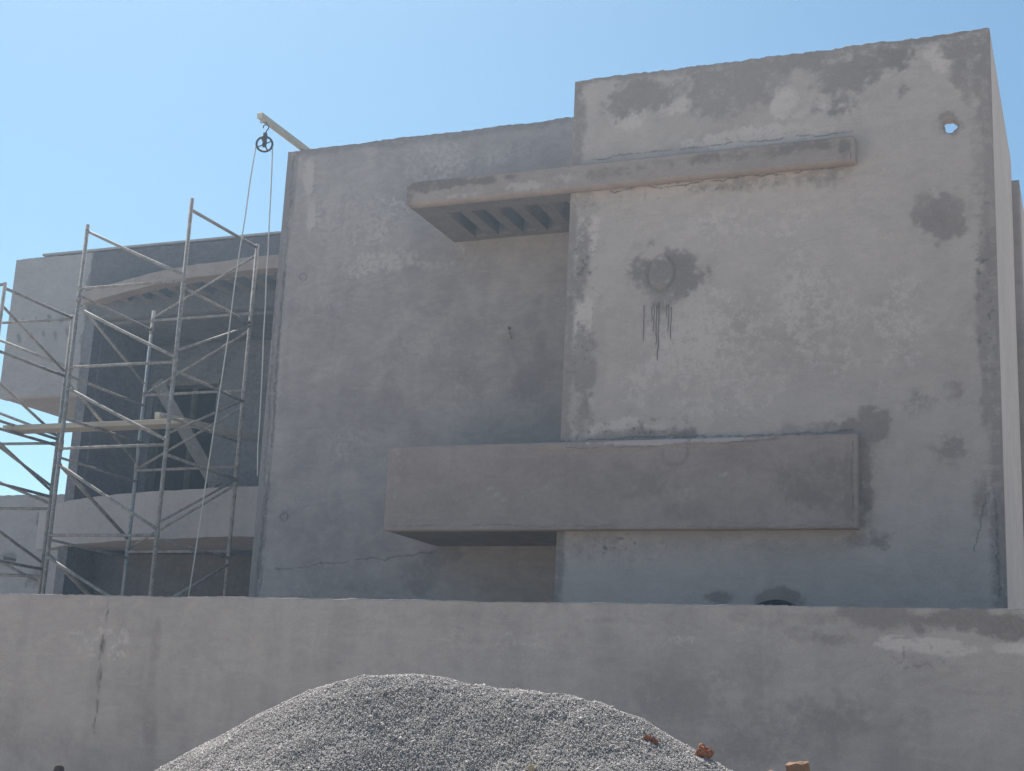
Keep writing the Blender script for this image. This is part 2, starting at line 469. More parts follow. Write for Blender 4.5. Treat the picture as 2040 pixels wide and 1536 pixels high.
# right block front wall
T_WET = [
    (-4.408, 8.284, 0.401, 0.273, 1.0),
    (-4.098, 8.320, 0.338, 0.153, 0.6),
    (-3.488, 8.212, 0.436, 0.405, 0.75),
    (-3.004, 8.350, 0.373, 0.287, 0.7),
    (-2.119, 8.232, 0.585, 0.403, 1.0),
    (-2.426, 8.471, 0.986, 0.148, 0.8),
    (-0.987, 8.080, 0.200, 0.460, 0.8),
    (-1.003, 8.409, 0.264, 0.219, 0.7),
    (-0.893, 7.109, 0.121, 0.785, 0.6),
    (-0.901, 5.926, 0.101, 0.906, 0.8),
    (-0.904, 4.934, 0.099, 0.585, 0.7),
    (-1.235, 6.568, 0.293, 0.259, 1.0),
    (-1.400, 6.609, 0.162, 0.261, 0.7),
    (-1.178, 4.873, 0.210, 0.255, 0.66),
    (-1.457, 4.761, 0.241, 0.197, 0.58),
    (-1.191, 4.300, 0.236, 0.192, 0.85),
    (-0.957, 3.787, 0.133, 0.423, 0.6),
    (-2.039, 4.525, 0.277, 0.208, 1.0),
    (-2.043, 4.043, 0.123, 0.586, 0.75),
    (-2.434, 4.523, 0.536, 0.100, 0.6),
    (-4.436, 4.517, 0.758, 0.095, 0.8),
    (-4.935, 4.682, 0.167, 0.269, 0.7),
    (-4.937, 5.443, 0.191, 0.606, 0.75),
    (-5.004, 6.452, 0.149, 0.797, 0.7),
    (-4.999, 7.082, 0.174, 0.232, 0.6),
    (-5.094, 8.030, 0.118, 0.658, 0.7),
    (-4.060, 6.240, 0.360, 0.376, 1.0),
    (-4.113, 6.189, 0.273, 0.287, 1.0),
    (-3.942, 6.313, 0.244, 0.248, 1.0),
    (-4.634, 7.277, 0.627, 0.093, 0.6),
    (-3.154, 7.155, 1.109, 0.111, 0.55),
    (-2.378, 7.185, 0.355, 0.196, 0.6),
    (-4.669, 3.393, 0.377, 0.174, 0.55),
    (-3.118, 3.391, 0.993, 0.128, 0.45),
    (-2.104, 3.439, 0.329, 0.125, 0.6),
    (-2.918, 2.853, 0.341, 0.125, 1.0),
    (-3.461, 2.875, 0.351, 0.078, 0.7),
    (-1.176, 7.581, 0.143, 0.160, 1.0),
    (-4.851, 8.598, 0.353, 0.048, 0.6),
    (-3.713, 8.562, 0.666, 0.059, 0.5)]
T_LIGHT = [
    (-4.543, 8.023, 0.344, 0.177, 0.6),
    (-4.009, 8.104, 0.280, 0.128, 0.7),
    (-2.844, 8.016, 0.158, 0.170, 0.8),
    (-2.428, 7.880, 0.462, 0.100, 0.6),
    (-3.265, 7.671, 1.071, 0.136, 0.7),
    (-1.271, 8.337, 0.195, 0.384, 0.7),
    (-4.951, 6.561, 0.149, 0.399, 0.7),
    (-4.947, 5.719, 0.147, 0.500, 0.8),
    (-4.575, 4.617, 0.382, 0.128, 0.6),
    (-4.223, 4.579, 0.429, 0.105, 0.6),
    (-3.654, 5.269, 1.000, 0.795, 0.48),
    (-2.531, 5.835, 0.801, 0.892, 0.44),
    (-1.700, 5.779, 0.335, 0.922, 0.5),
    (-3.413, 6.710, 1.116, 0.331, 0.45),
    (-1.401, 6.583, 0.095, 0.208, 0.5),
    (-1.349, 4.367, 0.137, 0.097, 0.4)]
def tower_paint(A, Z):
    wet_shade = blobs(A, Z, T_WET, 101)
    wob = (fbm(A, Z, 2.5, 5, 111)-.5)*.12
    eb = np.maximum(np.maximum(sstep(XTL+.17, XTL+.05, A+wob), sstep(XTR-.22, XTR-.06, A+wob)), sstep(8.40, 8.54, Z+wob*1.3))
    wet_shade = np.maximum(wet_shade, eb*.72)
    hem = sstep(.35, .0, np.abs(Z-3.40)+wob)*((A > -5.2) & (A < -1.9))
    wet_shade = np.maximum(wet_shade, hem*.42)
    lig = blobs(A, Z, T_LIGHT, 131)
    ln = lines(A, Z, [
    (.010, .8, [(-4.717, 7.222), (-4.295, 7.237), (-4.072, 7.197), (-3.689, 7.226), (-3.154, 7.227), (-2.633, 7.234), (-2.126, 7.240)]),
    (.008, .6, [(-4.977, 7.265), (-4.464, 7.282), (-4.072, 7.237), (-3.690, 7.255)]),
    (.010, .6, [(-4.933, 7.622), (-3.697, 7.647), (-2.842, 7.622), (-2.124, 7.600)]),
    (.012, .5, [(-5.206, 4.465), (-4.167, 4.488), (-3.129, 4.478), (-2.144, 4.499)]),
    (.009, .5, [(-0.956, 3.834), (-1.011, 3.413), (-1.057, 3.320)]),
    (.012, .5, [(-0.866, 3.879), (-0.860, 3.321), (-0.849, 2.909)])], 151)
    sp = fbm(A, Z, 22., 3, 171)
    x, zz, r1, r2 = -4.120, 6.255, 0.148, 0.194
    d = np.sqrt(((A-x)/r1)**2+((Z-zz)/r2)**2)
    d = d+(fbm(A, Z, 9., 4, 177)-.5)*.35
    ln = np.maximum(ln, np.exp(-((d-1)/.10)**2)*.32*fbm(A, Z, 6., 3, 178)*1.6)
    wet_shade = np.where(d < .95, wet_shade*.85, wet_shade)
    mott = blobs(A, Z, [
    (-4.966, 6.223, 0.137, 0.903, 1.0),
    (-4.437, 4.549, 0.596, 0.137, 1.0),
    (-4.507, 3.367, 0.320, 0.133, 1.0),
    (-0.906, 5.726, 0.091, 1.001, 1.0),
    (-3.687, 7.125, 1.303, 0.056, 0.7)], 181)
    ln = np.maximum(ln, mott*sstep(.62, .74, sp)*.55)
    return wet_shade, lig, ln
def tower_hole(a, z):
    x, zz, r1, r2 = -1.176, 7.559, 0.067, 0.069
    ang = np.arctan2(z-zz, a-x)
    d = np.hypot((a-x)/r1, (z-zz)/r2)
    return d > 1.0+.12*np.sin(3*ang+1)+.10*np.sin(5*ang+2.2)
def tower_relief(A, Z):
    # ring of the plastered-over opening and the dished edge of the through hole
    x, zz, r1, r2 = -4.120, 6.255, 0.148, 0.194
    d = np.sqrt(((A-x)/r1)**2+((Z-zz)/r2)**2)
    ring = np.exp(-((d-1)/.10)**2)*-.012 + sstep(1.0, .9, d)*.010
    x, zz, r1, r2 = -1.176, 7.575, 0.076, 0.080
    d = np.sqrt(((A-x)/r1)**2+((Z-zz)/r2)**2)
    ring += sstep(1.15, .7, d)*-.03
    return ring
RES = .0125
wall("front_wall", house, (XTL, YT, 0), (1, 0, 0), (0, -1, 0), XTR-XTL, (0, 2.35, 8.575), RES, TT, MAT['tower'],
     tower_paint, .03, tower_hole, 3, .005, tower_relief)["label"] = "lighter stained front wall of the right block with a through hole"
# right block side wall (towards the right), its rear pilaster, roof, left return
def side_paint(A, Z):
    wet_shade = sstep(.62, .8, fbm(A*1.2+Z*.6, Z*.35, 1.6, 4, 77))*.35
    return wet_shade, np.full_like(A, .25), np.zeros_like(A)
wall("side_wall", house, (XTR, YT+TT, 0), (0, 1, 0), (1, 0, 0), 17.40-YT-TT, (0, 2.35, 8.575), .03, .2, MAT['side'], side_paint, .015, None, 5)
wall("pilaster", house, (XTR-.3, 17.40, 0), (1, 0, 0), (0, -1, 0), .3+.085, (0, 2.4, 8.32), .03, .3, MAT['main'], None, .01, None, 6)
wall("rear_side_wall", house, (XTR+.085, 17.70, 0), (0, 1, 0), (1, 0, 0), 4.0, (0, 2.4, 8.32), .06, .2, MAT['side'], None, .01, None, 7)
wall("return_wall", house, (XTL, YT+TT, 0), (0, 1, 0), (-1, 0, 0), YM+1.2-YT-TT, (0, 2.4, 8.56), .03, .2, MAT['main'], None, .01, None, 8)
MB().box((XTL+.2, YT+TT, 7.05), (XTR-.2, 21.5, 7.25)).build("roof_slab", MAT['roof'], house)

# middle block front wall
M_WET_SHADE = [  # damp patches, plus shade painted below the canopy and on the lower wall
    (-9.296, 8.546, 0.226, 0.183, 0.5),
    (-8.210, 8.667, 0.433, 0.055, 0.6),
    (-7.576, 8.682, 0.492, 0.061, 0.65),
    (-6.822, 8.688, 0.408, 0.054, 0.6),
    (-6.025, 8.680, 0.328, 0.053, 0.6),
    (-7.131, 7.654, 0.272, 0.197, 0.3),
    (-7.108, 6.750, 0.242, 0.281, 0.35),
    (-9.144, 6.899, 0.191, 0.268, 0.4),
    (-9.177, 4.952, 0.287, 0.381, 0.45),
    (-9.035, 3.827, 0.281, 0.307, 0.5),
    (-8.439, 5.368, 0.978, 0.696, 0.35),
    (-7.029, 5.495, 1.251, 1.233, 0.45),
    (-6.018, 5.812, 0.379, 1.338, 0.55),
    (-6.731, 7.103, 1.062, 0.256, 0.4),
    (-8.303, 3.761, 1.225, 0.543, 0.42),
    (-8.592, 3.161, 0.820, 0.179, 0.4),
    (-7.780, 3.079, 0.593, 0.175, 0.55),
    (-7.330, 3.171, 0.323, 0.209, 0.6),
    (-7.025, 3.405, 0.256, 0.151, 0.7),
    (-9.133, 3.036, 0.349, 0.120, 0.4),
    (-9.287, 7.651, 0.134, 0.823, 0.4),
    (-9.349, 5.989, 0.103, 1.314, 0.45),
    (-9.373, 4.389, 0.115, 1.006, 0.5),
    (-9.446, 3.337, 0.142, 0.489, 0.6)]
M_LIGHT = [
    (-9.233, 8.262, 0.105, 0.418, 0.7),
    (-9.151, 7.775, 0.089, 0.343, 0.6),
    (-8.415, 7.640, 1.006, 0.539, 0.42),
    (-7.343, 8.301, 1.038, 0.268, 0.42),
    (-6.537, 8.378, 0.602, 0.198, 0.35),
    (-7.948, 7.072, 1.189, 0.263, 0.5),
    (-8.901, 6.617, 0.435, 0.397, 0.3),
    (-8.184, 4.797, 0.823, 0.372, 0.36),
    (-8.724, 3.100, 0.275, 0.179, 0.4)]
def main_paint(A, Z):
    wet_shade = blobs(A, Z, M_WET_SHADE, 201)*.95
    wob = (fbm(A, Z, 2.5, 5, 211)-.5)*.12
    eb = np.maximum(sstep(XML+.20, XML+.08, A+wob), .8*sstep(8.52, 8.66, Z+wob*1.6))
    wet_shade = np.maximum(wet_shade, eb*.8)
    lig = blobs(A, Z, M_LIGHT, 231)
    ln = lines(A, Z, [
    (.012, .55, [(-9.226, 3.259), (-8.606, 3.311), (-8.069, 3.366), (-7.542, 3.403), (-7.105, 3.463)]),
    (.010, .5, [(-7.105, 3.463), (-7.034, 3.550)]),
    (.010, .35, [(-9.301, 7.011), (-9.217, 6.904), (-9.134, 6.952), (-9.186, 7.035), (-9.301, 7.011)]),
    (.012, .45, [(-9.245, 3.890), (-9.176, 3.828), (-9.118, 3.889), (-9.188, 3.951), (-9.245, 3.890)]),
    (.022, .4, [(-9.608, 7.885), (-9.574, 6.930), (-9.533, 5.999), (-9.502, 4.962), (-9.485, 4.078), (-9.462, 3.154)]),
    (.014, .5, [(-9.469, 8.635), (-9.473, 6.656), (-9.448, 4.706), (-9.433, 2.942)])], 251)
    return wet_shade, lig, ln
def main_relief(A, Z):
    # raised plaster bead along the free corner
    return sstep(XML+.17, XML+.13, A)*.010 - np.exp(-((A-XML-.135-.02*np.sin(Z*1.7))/.014)**2)*.02
wall("front_wall", house, (XML, YM, 0), (1, 0, 0), (0, -1, 0), XTL-XML+.1, (0, 2.6, ZR+.01), RES, .22, MAT['main'],
     main_paint, .022, None, 13, .005, main_relief)["label"] = "darker smooth front wall of the middle block"
wall("side_wall", house, (XML, YM+.22, 0), (0, 1, 0), (-1, 0, 0), 4.5-.22, (0, 2.4, ZR-.01), .05, .2, MAT['main'], None, .01, None, 14)
MB().box((XML+.2, YM+.22, 7.55), (XTL-.003, 21.5, 7.75)).build("roof_slab", MAT['roof'], house)

# --- balcony band wrapping the right block
XB0, XB1, ZB0, ZB1 = -7.10, -2.09, 3.53, 4.44
def balc_paint(A, Z):
    wet_shade = blobs(A, Z, [
    (-6.690, 4.158, 0.359, 0.219, 0.5),
    (-6.313, 3.827, 0.702, 0.215, 0.4),
    (-5.194, 4.181, 0.500, 0.158, 0.5),
    (-4.480, 4.011, 0.641, 0.258, 0.55),
    (-3.093, 4.286, 0.598, 0.201, 0.6),
    (-2.505, 3.976, 0.384, 0.342, 0.65),
    (-3.689, 3.696, 0.306, 0.120, 0.5),
    (-3.908, 4.281, 0.156, 0.133, 0.3),
    (-2.171, 3.971, 0.066, 0.436, 0.7)], 301)
    lig = blobs(A, Z, [
    (-5.761, 4.274, 0.343, 0.161, 0.27),
    (-5.856, 3.902, 0.343, 0.160, 0.4),
    (-4.376, 4.086, 0.117, 0.082, 0.36),
    (-4.163, 4.056, 0.137, 0.102, 0.36),
    (-4.641, 4.014, 0.097, 0.072, 0.36),
    (-3.744, 3.897, 0.123, 0.091, 0.41),
    (-3.366, 4.067, 0.060, 0.050, 0.45),
    (-4.473, 3.805, 0.160, 0.102, 0.27),
    (-4.120, 4.416, 0.950, 0.036, 0.9),
    (-3.295, 4.418, 0.455, 0.030, 0.9),
    (-3.882, 4.306, 0.125, 0.133, 0.36),
    (-6.983, 4.054, 0.085, 0.440, 0.4)], 331)
    x, zz, r1, r2 = -3.882, 4.306, 0.125, 0.138
    du = np.sqrt(((A-x)/r1)**2+((Z-zz)/r2)**2)+(fbm(A, Z, 8., 4, 6)-.5)*.4
    ln = lines(A, Z, [
    (.010, .4, [(-5.036, 4.373), (-4.014, 4.361)]),
    (.010, .4, [(-3.754, 4.380), (-2.846, 4.400)]),
    (.008, .4, [(-2.122, 4.359), (-2.143, 3.970), (-2.127, 3.585)]),
    (.008, .35, [(-7.008, 3.575), (-5.166, 3.564), (-3.585, 3.546), (-2.127, 3.538)])], 351, .02)
    ln = np.maximum(ln, np.exp(-((du-1)/.16)**2)*.2*(Z < zz+.04))
    return wet_shade, lig, ln
def balc_relief(A, Z):
    o = sstep(ZB1-.10, ZB1-.07, Z+(fbm(A, A*0, 2., 4, 5)-.5)*.06)*.012*sstep(-5.6, -5.2, A)*sstep(-2.9, -3.2, A)
    x, zz, r1, r2 = -3.882, 4.306, 0.125, 0.138
    d = np.sqrt(((A-x)/r1)**2+((Z-zz)/r2)**2)
    d = d+(fbm(A, Z, 8., 4, 6)-.5)*.4
    return o + sstep(1.05, .85, d)*.014
bal = wall("balcony", house, (XB0, YC, 0), (1, 0, 0), (0, -1, 0), XB1-XB0, (ZB0, ZB0, ZB1), RES, .14, MAT['balcony'],
     balc_paint, .0, None, 23, .0007, balc_relief)
bal["label"] = "long balcony parapet running across the middle and right blocks"
# the deep part of the balcony left of the right block: floor slab and end wall
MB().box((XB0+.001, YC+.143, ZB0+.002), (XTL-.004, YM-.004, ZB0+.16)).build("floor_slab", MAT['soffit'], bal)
MB().box((XB0+.002, YC+.143, ZB0+.164), (XB0+.15, YM-.004, ZB1-.01)).build("end_wall", MAT['balcony'], bal)

# --- slatted canopy band
XC0, XC1, ZC0, ZC1 = -7.10, -2.09, 7.24, 7.50
def can_paint(A, Z):
    wet_shade = blobs(A, Z, [
    (-6.665, 7.437, 0.564, 0.073, 0.9),
    (-6.172, 7.434, 0.367, 0.060, 0.8),
    (-5.871, 7.451, 0.181, 0.048, 0.7),
    (-4.759, 7.376, 0.342, 0.081, 0.5),
    (-3.654, 7.429, 0.648, 0.101, 0.6),
    (-2.605, 7.440, 0.562, 0.099, 0.75),
    (-2.201, 7.405, 0.100, 0.163, 0.7),
    (-7.067, 7.344, 0.051, 0.146, 0.6)], 401)
    lig = blobs(A, Z, [
    (-6.531, 7.280, 0.435, 0.060, 0.5),
    (-5.686, 7.326, 0.358, 0.083, 0.6),
    (-5.159, 7.360, 0.233, 0.082, 0.5)], 431)
    ln = lines(A, Z, [
    (.010, .6, [(-4.867, 7.220), (-3.650, 7.221), (-2.103, 7.200)]),
    (.008, .4, [(-2.151, 7.508), (-2.132, 7.247)])], 451, .02)
    return wet_shade, lig, ln
can = wall("canopy_beam", house, (XC0, YC, 0), (1, 0, 0), (0, -1, 0), XC1-XC0, (ZC0, ZC0, ZC1), RES, .14, MAT['canopy'], can_paint, .0, None, 33, .0007)
can["label"] = "flat concrete canopy with open slats beside the right block"
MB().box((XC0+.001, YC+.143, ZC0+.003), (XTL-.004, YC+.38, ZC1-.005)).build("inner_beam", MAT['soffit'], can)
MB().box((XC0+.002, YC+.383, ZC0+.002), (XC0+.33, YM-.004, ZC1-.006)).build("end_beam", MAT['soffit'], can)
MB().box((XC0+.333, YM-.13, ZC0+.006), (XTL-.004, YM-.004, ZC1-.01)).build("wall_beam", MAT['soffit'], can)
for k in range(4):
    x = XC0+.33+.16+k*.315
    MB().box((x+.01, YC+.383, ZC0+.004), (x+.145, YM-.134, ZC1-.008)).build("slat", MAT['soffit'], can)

# plastered-over opening: slurry runs below it
for (u0, z0, z1, wd) in [
    (-4.292, 5.910, 5.516, 0.009),
    (-4.188, 5.914, 5.608, 0.008),
    (-4.155, 5.906, 5.465, 0.009),
    (-4.134, 5.921, 5.303, 0.011),
    (-4.052, 5.905, 5.752, 0.007),
    (-4.025, 5.897, 5.599, 0.008),
    (-4.002, 5.869, 5.522, 0.009),
    (-4.209, 5.882, 5.729, 0.006)]:
    m = MB(); n = 7
    pts = [(u0+random.uniform(-.006, .006), YT-.001, z0+(z1-z0)*i/n) for i in range(n+1)]
    m.tube(pts, [wd*.5*(.8+.5*random.random()) for _ in pts[:-1]]+[wd*.3], 6)
    m.build("mortar_drip", MAT['slurry'], house)
# wall hook and the two small collars of plugged pipe holes
hk = (-6.297, 15.000, 6.059)
MB().tube([(hk[0]-.02, YM+.01, hk[2]+.05), (hk[0]-.02, YM-.05, hk[2]+.05), (hk[0], YM-.065, hk[2]), (hk[0]+.015, YM-.055, hk[2]-.06), (hk[0]+.02, YM-.03, hk[2]-.085)], .011, 8).build("hook", MAT['steel'], house)
for (u_, v_) in [
    (-9.200, 6.956),
    (-9.182, 3.889)]:
    m = MB()
    for k in range(16):
        t0 = 2*math.pi*k/16; t1 = 2*math.pi*(k+1)/16
        m.tube([(u_+.05*math.cos(t0), YM-.003, v_+.055*math.sin(t0)), (u_+.05*math.cos(t1), YM-.003, v_+.055*math.sin(t1))], .009, 6, False)
    m.build("plugged_pipe_hole", MAT['main'], house)

# ------------------------------------------------------------------ left wing
XWL, XSW = -16.5, -14.92
def wing_paint(A, Z):
    dabs = []
    r = random.Random(5)
    for k in range(5):
        dabs.append((-16.2+k*.26, 7.62+r.uniform(-.03, .03), .055, .09, .9, .4))
        dabs.append((-16.25+k*.25, 7.33+r.uniform(-.05, .05), .05, .11, .9, .4))
    wet_shade = blobs(A, Z, dabs, 501)
    wet_shade = np.maximum(wet_shade, sstep(XSW-.10, XSW+.02, A+(fbm(A, Z, 5., 4, 508)-.5)*.22)*1.)
    return wet_shade, sstep(6.9, 6.4, Z)*.2, np.zeros_like(A)
wall("end_panel", house, (XWL, YW, 0), (1, 0, 0), (0, -1, 0), XSW-XWL, (6.32, 6.32, ZR), .02, .2, MAT['wing'], wing_paint, .02, None, 43, .012)["label"] = "pale overhanging end panel of the left wing"
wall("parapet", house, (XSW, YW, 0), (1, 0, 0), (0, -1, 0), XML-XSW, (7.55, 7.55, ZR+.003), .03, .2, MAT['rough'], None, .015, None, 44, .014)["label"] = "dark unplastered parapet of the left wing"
MB().box((-15.95, YW-.02, ZR+.012), (XML-.003, YW+.24, ZR+.045)).build("coping", MAT['wing'], house)
# overhanging box behind the end panel
mb = MB(); mb.box((XWL+.004, YW+.203, 6.33), (XSW-.004, 22.0, 6.5)); mb.build("soffit", MAT['wing'], house)
MB().box((XWL+.003, YW+.203, 6.503), (XWL+.2, 22.0, ZR-.02)).build("end_wall", MAT['wing'], house)
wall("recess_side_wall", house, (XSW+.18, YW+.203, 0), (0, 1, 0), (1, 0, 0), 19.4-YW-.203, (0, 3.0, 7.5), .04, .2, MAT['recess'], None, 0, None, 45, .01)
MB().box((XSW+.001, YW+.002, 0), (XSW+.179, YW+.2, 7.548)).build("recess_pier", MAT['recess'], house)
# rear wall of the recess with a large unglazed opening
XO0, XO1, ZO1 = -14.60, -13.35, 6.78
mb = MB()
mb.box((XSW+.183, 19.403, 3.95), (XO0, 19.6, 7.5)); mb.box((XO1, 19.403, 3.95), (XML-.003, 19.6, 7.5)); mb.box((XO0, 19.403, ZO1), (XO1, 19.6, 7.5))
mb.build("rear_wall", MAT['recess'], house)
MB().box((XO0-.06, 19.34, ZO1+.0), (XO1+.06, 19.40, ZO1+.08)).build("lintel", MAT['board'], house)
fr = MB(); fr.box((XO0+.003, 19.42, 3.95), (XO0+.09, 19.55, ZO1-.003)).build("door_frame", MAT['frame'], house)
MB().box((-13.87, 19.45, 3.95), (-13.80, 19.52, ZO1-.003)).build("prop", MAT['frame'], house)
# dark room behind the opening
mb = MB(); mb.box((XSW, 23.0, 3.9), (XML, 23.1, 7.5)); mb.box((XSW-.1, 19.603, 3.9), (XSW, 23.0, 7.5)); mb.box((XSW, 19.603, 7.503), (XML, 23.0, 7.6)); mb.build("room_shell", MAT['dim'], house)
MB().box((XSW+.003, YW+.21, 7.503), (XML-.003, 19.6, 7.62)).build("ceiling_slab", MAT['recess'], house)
# ground floor below
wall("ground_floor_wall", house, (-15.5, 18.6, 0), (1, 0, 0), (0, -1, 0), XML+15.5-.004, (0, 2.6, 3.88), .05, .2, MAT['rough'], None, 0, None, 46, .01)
MB().box((-15.5, 18.803, 3.70), (XML-.004, 23.1, 3.89)).build("floor_slab", MAT['balcony'], house)


def curve_pts(ctrl, n=40):
    # Catmull-Rom through the control points
    c = [Vector((x, y, 0)) for x, y in ctrl]
    c = [c[0]*2-c[1]]+c+[c[-1]*2-c[-2]]
    out = []
    seg = len(c)-3
    for s in range(seg):
        p0, p1, p2, p3 = c[s:s+4]
        for k in range(n//seg):
            t = k/(n//seg)
            out.append(.5*((2*p1)+(-p0+p2)*t+(2*p0-5*p1+4*p2-p3)*t*t+(-p0+3*p1-3*p2+p3)*t**3))
    out.append(c[-2])
    return out


def curved_band(name, parent, ctrl, z0, z1, thick, mat, seed, n=80, rows=12, relief=.01):
    pts = curve_pts(ctrl, n)
    nor = []
    for i, p in enumerate(pts):
        d = (pts[min(i+1, len(pts)-1)]-pts[max(i-1, 0)]).normalized()
        nor.append(Vector((d.y, -d.x, 0)))      # towards the camera side
    V = []; F = []
    m = len(pts)
    prof = [(0, z0+(z1-z0)*j/rows) for j in range(rows+1)]
    ring = [(o, z) for o, z in prof]+[(thick, z1), (thick, z0)]
    k = len(ring)
    for i, p in enumerate(pts):
        for j, (o, z) in enumerate(ring):
            wob = (float(fbm(np.array([p.x*1.]), np.array([z*1.+i*.01]), 2.5, 4, seed)[0])-.5)*relief*2 if j <= rows else 0
            zz = z + ((float(fbm(np.array([p.x]), np.array([1.]), 4., 4, seed+3)[0])-.5)*.03 if j in (rows, 0) else 0)
            q = p - nor[i]*(o) + nor[i]*wob
            V.append((q.x, q.y, zz))
    for i in range(m-1):
        for j in range(k):
            j2 = (j+1) % k
            F.append((i*k+j, (i+1)*k+j, (i+1)*k+j2, i*k+j2))
    F.append(tuple(range(k))); F.append(tuple((m-1)*k+j for j in range(k))[::-1])
    me = bpy.data.meshes.new(name); me.from_pydata(V, [], F); me.update()
    return link(name, me, parent, mat), pts


def poly_slab(name, parent, pts, yback, z0, z1, mat):
    m = len(pts); V = []
    for z in (z0, z1):
        V += [(p.x, p.y, z) for p in pts]+[(pts[-1].x, yback, z), (pts[0].x, yback, z)]
    k = m+2
    F = [tuple(range(k))[::-1], tuple(range(k, 2*k))]+[(i, (i+1) % k, k+(i+1) % k, k+i) for i in range(k)]
    me = bpy.data.meshes.new(name); me.from_pydata(V, [], F); me.update()
    return link(name, me, parent, mat)


BAL2 = [(-15.76, 18.32), (-14.40, 17.62), (-12.70, 17.10), (-10.60, 16.76), (XML-.004, 16.66)]
cb, cpts = curved_band("curved_balcony", house, BAL2, 3.90, 4.60, .15, MAT['wingbalc'], 61)
cb["label"] = "curved plastered balcony parapet of the left wing"
ins = [Vector((p.x+.02, p.y+.16, 0)) for p in cpts]; ins[-1].x = XML-.006
poly_slab("floor_slab", cb, ins, 18.59, 3.93, 4.08, MAT['wingbalc'])
CAN2 = [(-14.98, 17.80), (-13.70, 17.33), (-12.50, 17.02), (-10.75, 16.86), (XML-.004, 16.82)]
cc, cpts2 = curved_band("curved_canopy", house, CAN2, 7.80, 8.00, .22, MAT['canopy'], 62)
cc["label"] = "curved canopy band with slats over the left wing balcony"
for k in range(13):
    x = -14.6+k*.385
    yf = min(((abs(p.x-x), p.y) for p in cpts2))[1]+.26
    if yf < YW-.08:
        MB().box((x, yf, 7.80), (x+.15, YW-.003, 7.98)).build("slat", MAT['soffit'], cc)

# ------------------------------------------------------------------ neighbouring wall at the far left
def nb_paint(A, Z):
    r = random.Random(3); d = []
    for k in range(14): d.append((r.uniform(-19.6, -17.2), r.uniform(3.6, 4.9), r.uniform(.08, .3), r.uniform(.08, .2), r.uniform(.5, 1)))
    return blobs(A, Z, d, 601), np.zeros_like(A), np.zeros_like(A)
nw = wall("neighbour_wall", None, (-30, 21.0, 0), (1, 0, 0), (0, -1, 0), 14.9, (0, 2.8, 5.27), .05, .2, MAT['wing'], nb_paint, .015, None, 71, .01)
tag(nw, "lower patchy grey wall beyond the far left scaffold", "wall")

# ------------------------------------------------------------------ boundary wall
YF = 10.5
def fence_paint(A, Z):
    wet_shade = blobs(A, Z, [
    (-7.603, 2.030, 0.083, 0.470, 0.5),
    (-7.564, 1.397, 0.113, 0.416, 0.55),
    (-8.867, 2.219, 0.901, 0.134, 0.2),
    (-5.374, 1.694, 0.901, 0.236, 0.3),
    (-3.726, 2.135, 0.571, 0.303, 0.35),
    (-2.735, 1.799, 0.680, 0.360, 0.5),
    (-1.856, 1.659, 0.778, 0.278, 0.55),
    (-1.999, 2.325, 0.218, 0.057, 0.6),
    (-1.819, 2.276, 0.250, 0.078, 0.8),
    (-2.145, 2.413, 0.735, 0.073, 0.5),
    (-0.950, 2.435, 0.572, 0.111, 1.0),
    (-1.430, 2.451, 0.314, 0.127, 0.85),
    (-0.619, 2.390, 0.295, 0.096, 1.0),
    (-1.126, 2.068, 0.372, 0.206, 0.35),
    (-2.359, 1.531, 0.732, 0.211, 0.5),
    (-8.591, 1.135, 0.761, 0.212, 0.35),
    (-5.701, 2.346, 0.279, 0.057, 0.3),
    (-3.532, 2.386, 0.202, 0.046, 0.5),
    (-4.581, 2.418, 0.390, 0.039, 0.35),
    (-8.157, 2.081, 0.038, 0.087, 0.9),
    (-8.158, 1.820, 0.043, 0.129, 0.8)], 701)
    lig = blobs(A, Z, [
    (-8.241, 2.100, 0.704, 0.262, 0.42),
    (-6.771, 1.969, 0.643, 0.332, 0.3),
    (-2.442, 2.352, 0.225, 0.073, 0.35),
    (-1.362, 2.269, 0.173, 0.063, 0.62),
    (-0.955, 2.228, 0.302, 0.048, 0.62),
    (-0.591, 2.254, 0.163, 0.054, 0.62),
    (-1.123, 2.275, 0.272, 0.042, 0.62),
    (-1.098, 1.796, 0.040, 0.136, 0.25),
    (-4.526, 2.211, 0.775, 0.101, 0.32),
    (-3.803, 2.019, 0.368, 0.227, 0.28),
    (-2.974, 2.248, 0.349, 0.074, 0.36),
    (-2.364, 2.064, 0.481, 0.180, 0.28),
    (-5.932, 2.300, 0.567, 0.098, 0.32)], 731)
    ln = lines(A, Z, [
    (.011, .7, [(-8.145, 2.467), (-8.147, 2.322), (-8.160, 2.181), (-8.158, 2.015)]),
    (.024, .6, [(-8.163, 2.124), (-8.169, 2.015), (-8.162, 1.885)]),
    (.014, .7, [(-8.158, 2.015), (-8.155, 1.755), (-8.152, 1.583), (-8.142, 1.319)]),
    (.012, .4, [(-1.501, 2.283), (-1.293, 2.299), (-1.123, 2.258)]),
    (.008, .35, [(-1.398, 2.163), (-1.296, 2.097), (-1.125, 2.137), (-1.059, 2.053)]),
    (.008, .35, [(-1.294, 2.253), (-1.312, 2.166), (-1.400, 2.042), (-1.297, 2.010)]),
    (.008, .3, [(-1.123, 2.258), (-1.057, 2.173), (-0.924, 2.108)])], 751, .05, None, .34)
    return wet_shade, lig, ln
bw = wall("boundary_wall", None, (-13.5, YF, 0), (1, 0, 0), (0, -1, 0), 16.5, (0, 1.15, 2.52), .0135, .2, MAT['fence'], fence_paint, .012, None, 81, .006)
MB().box((-13.49, YF+.203, .01), (2.99, YF+.215, 2.49)).build("added_dark_back", MAT['rough'], bw)  # unseen dark face, added to cut bounce from the sunlit rear
tag(bw, "long plain plastered boundary wall running across the front", "wall")

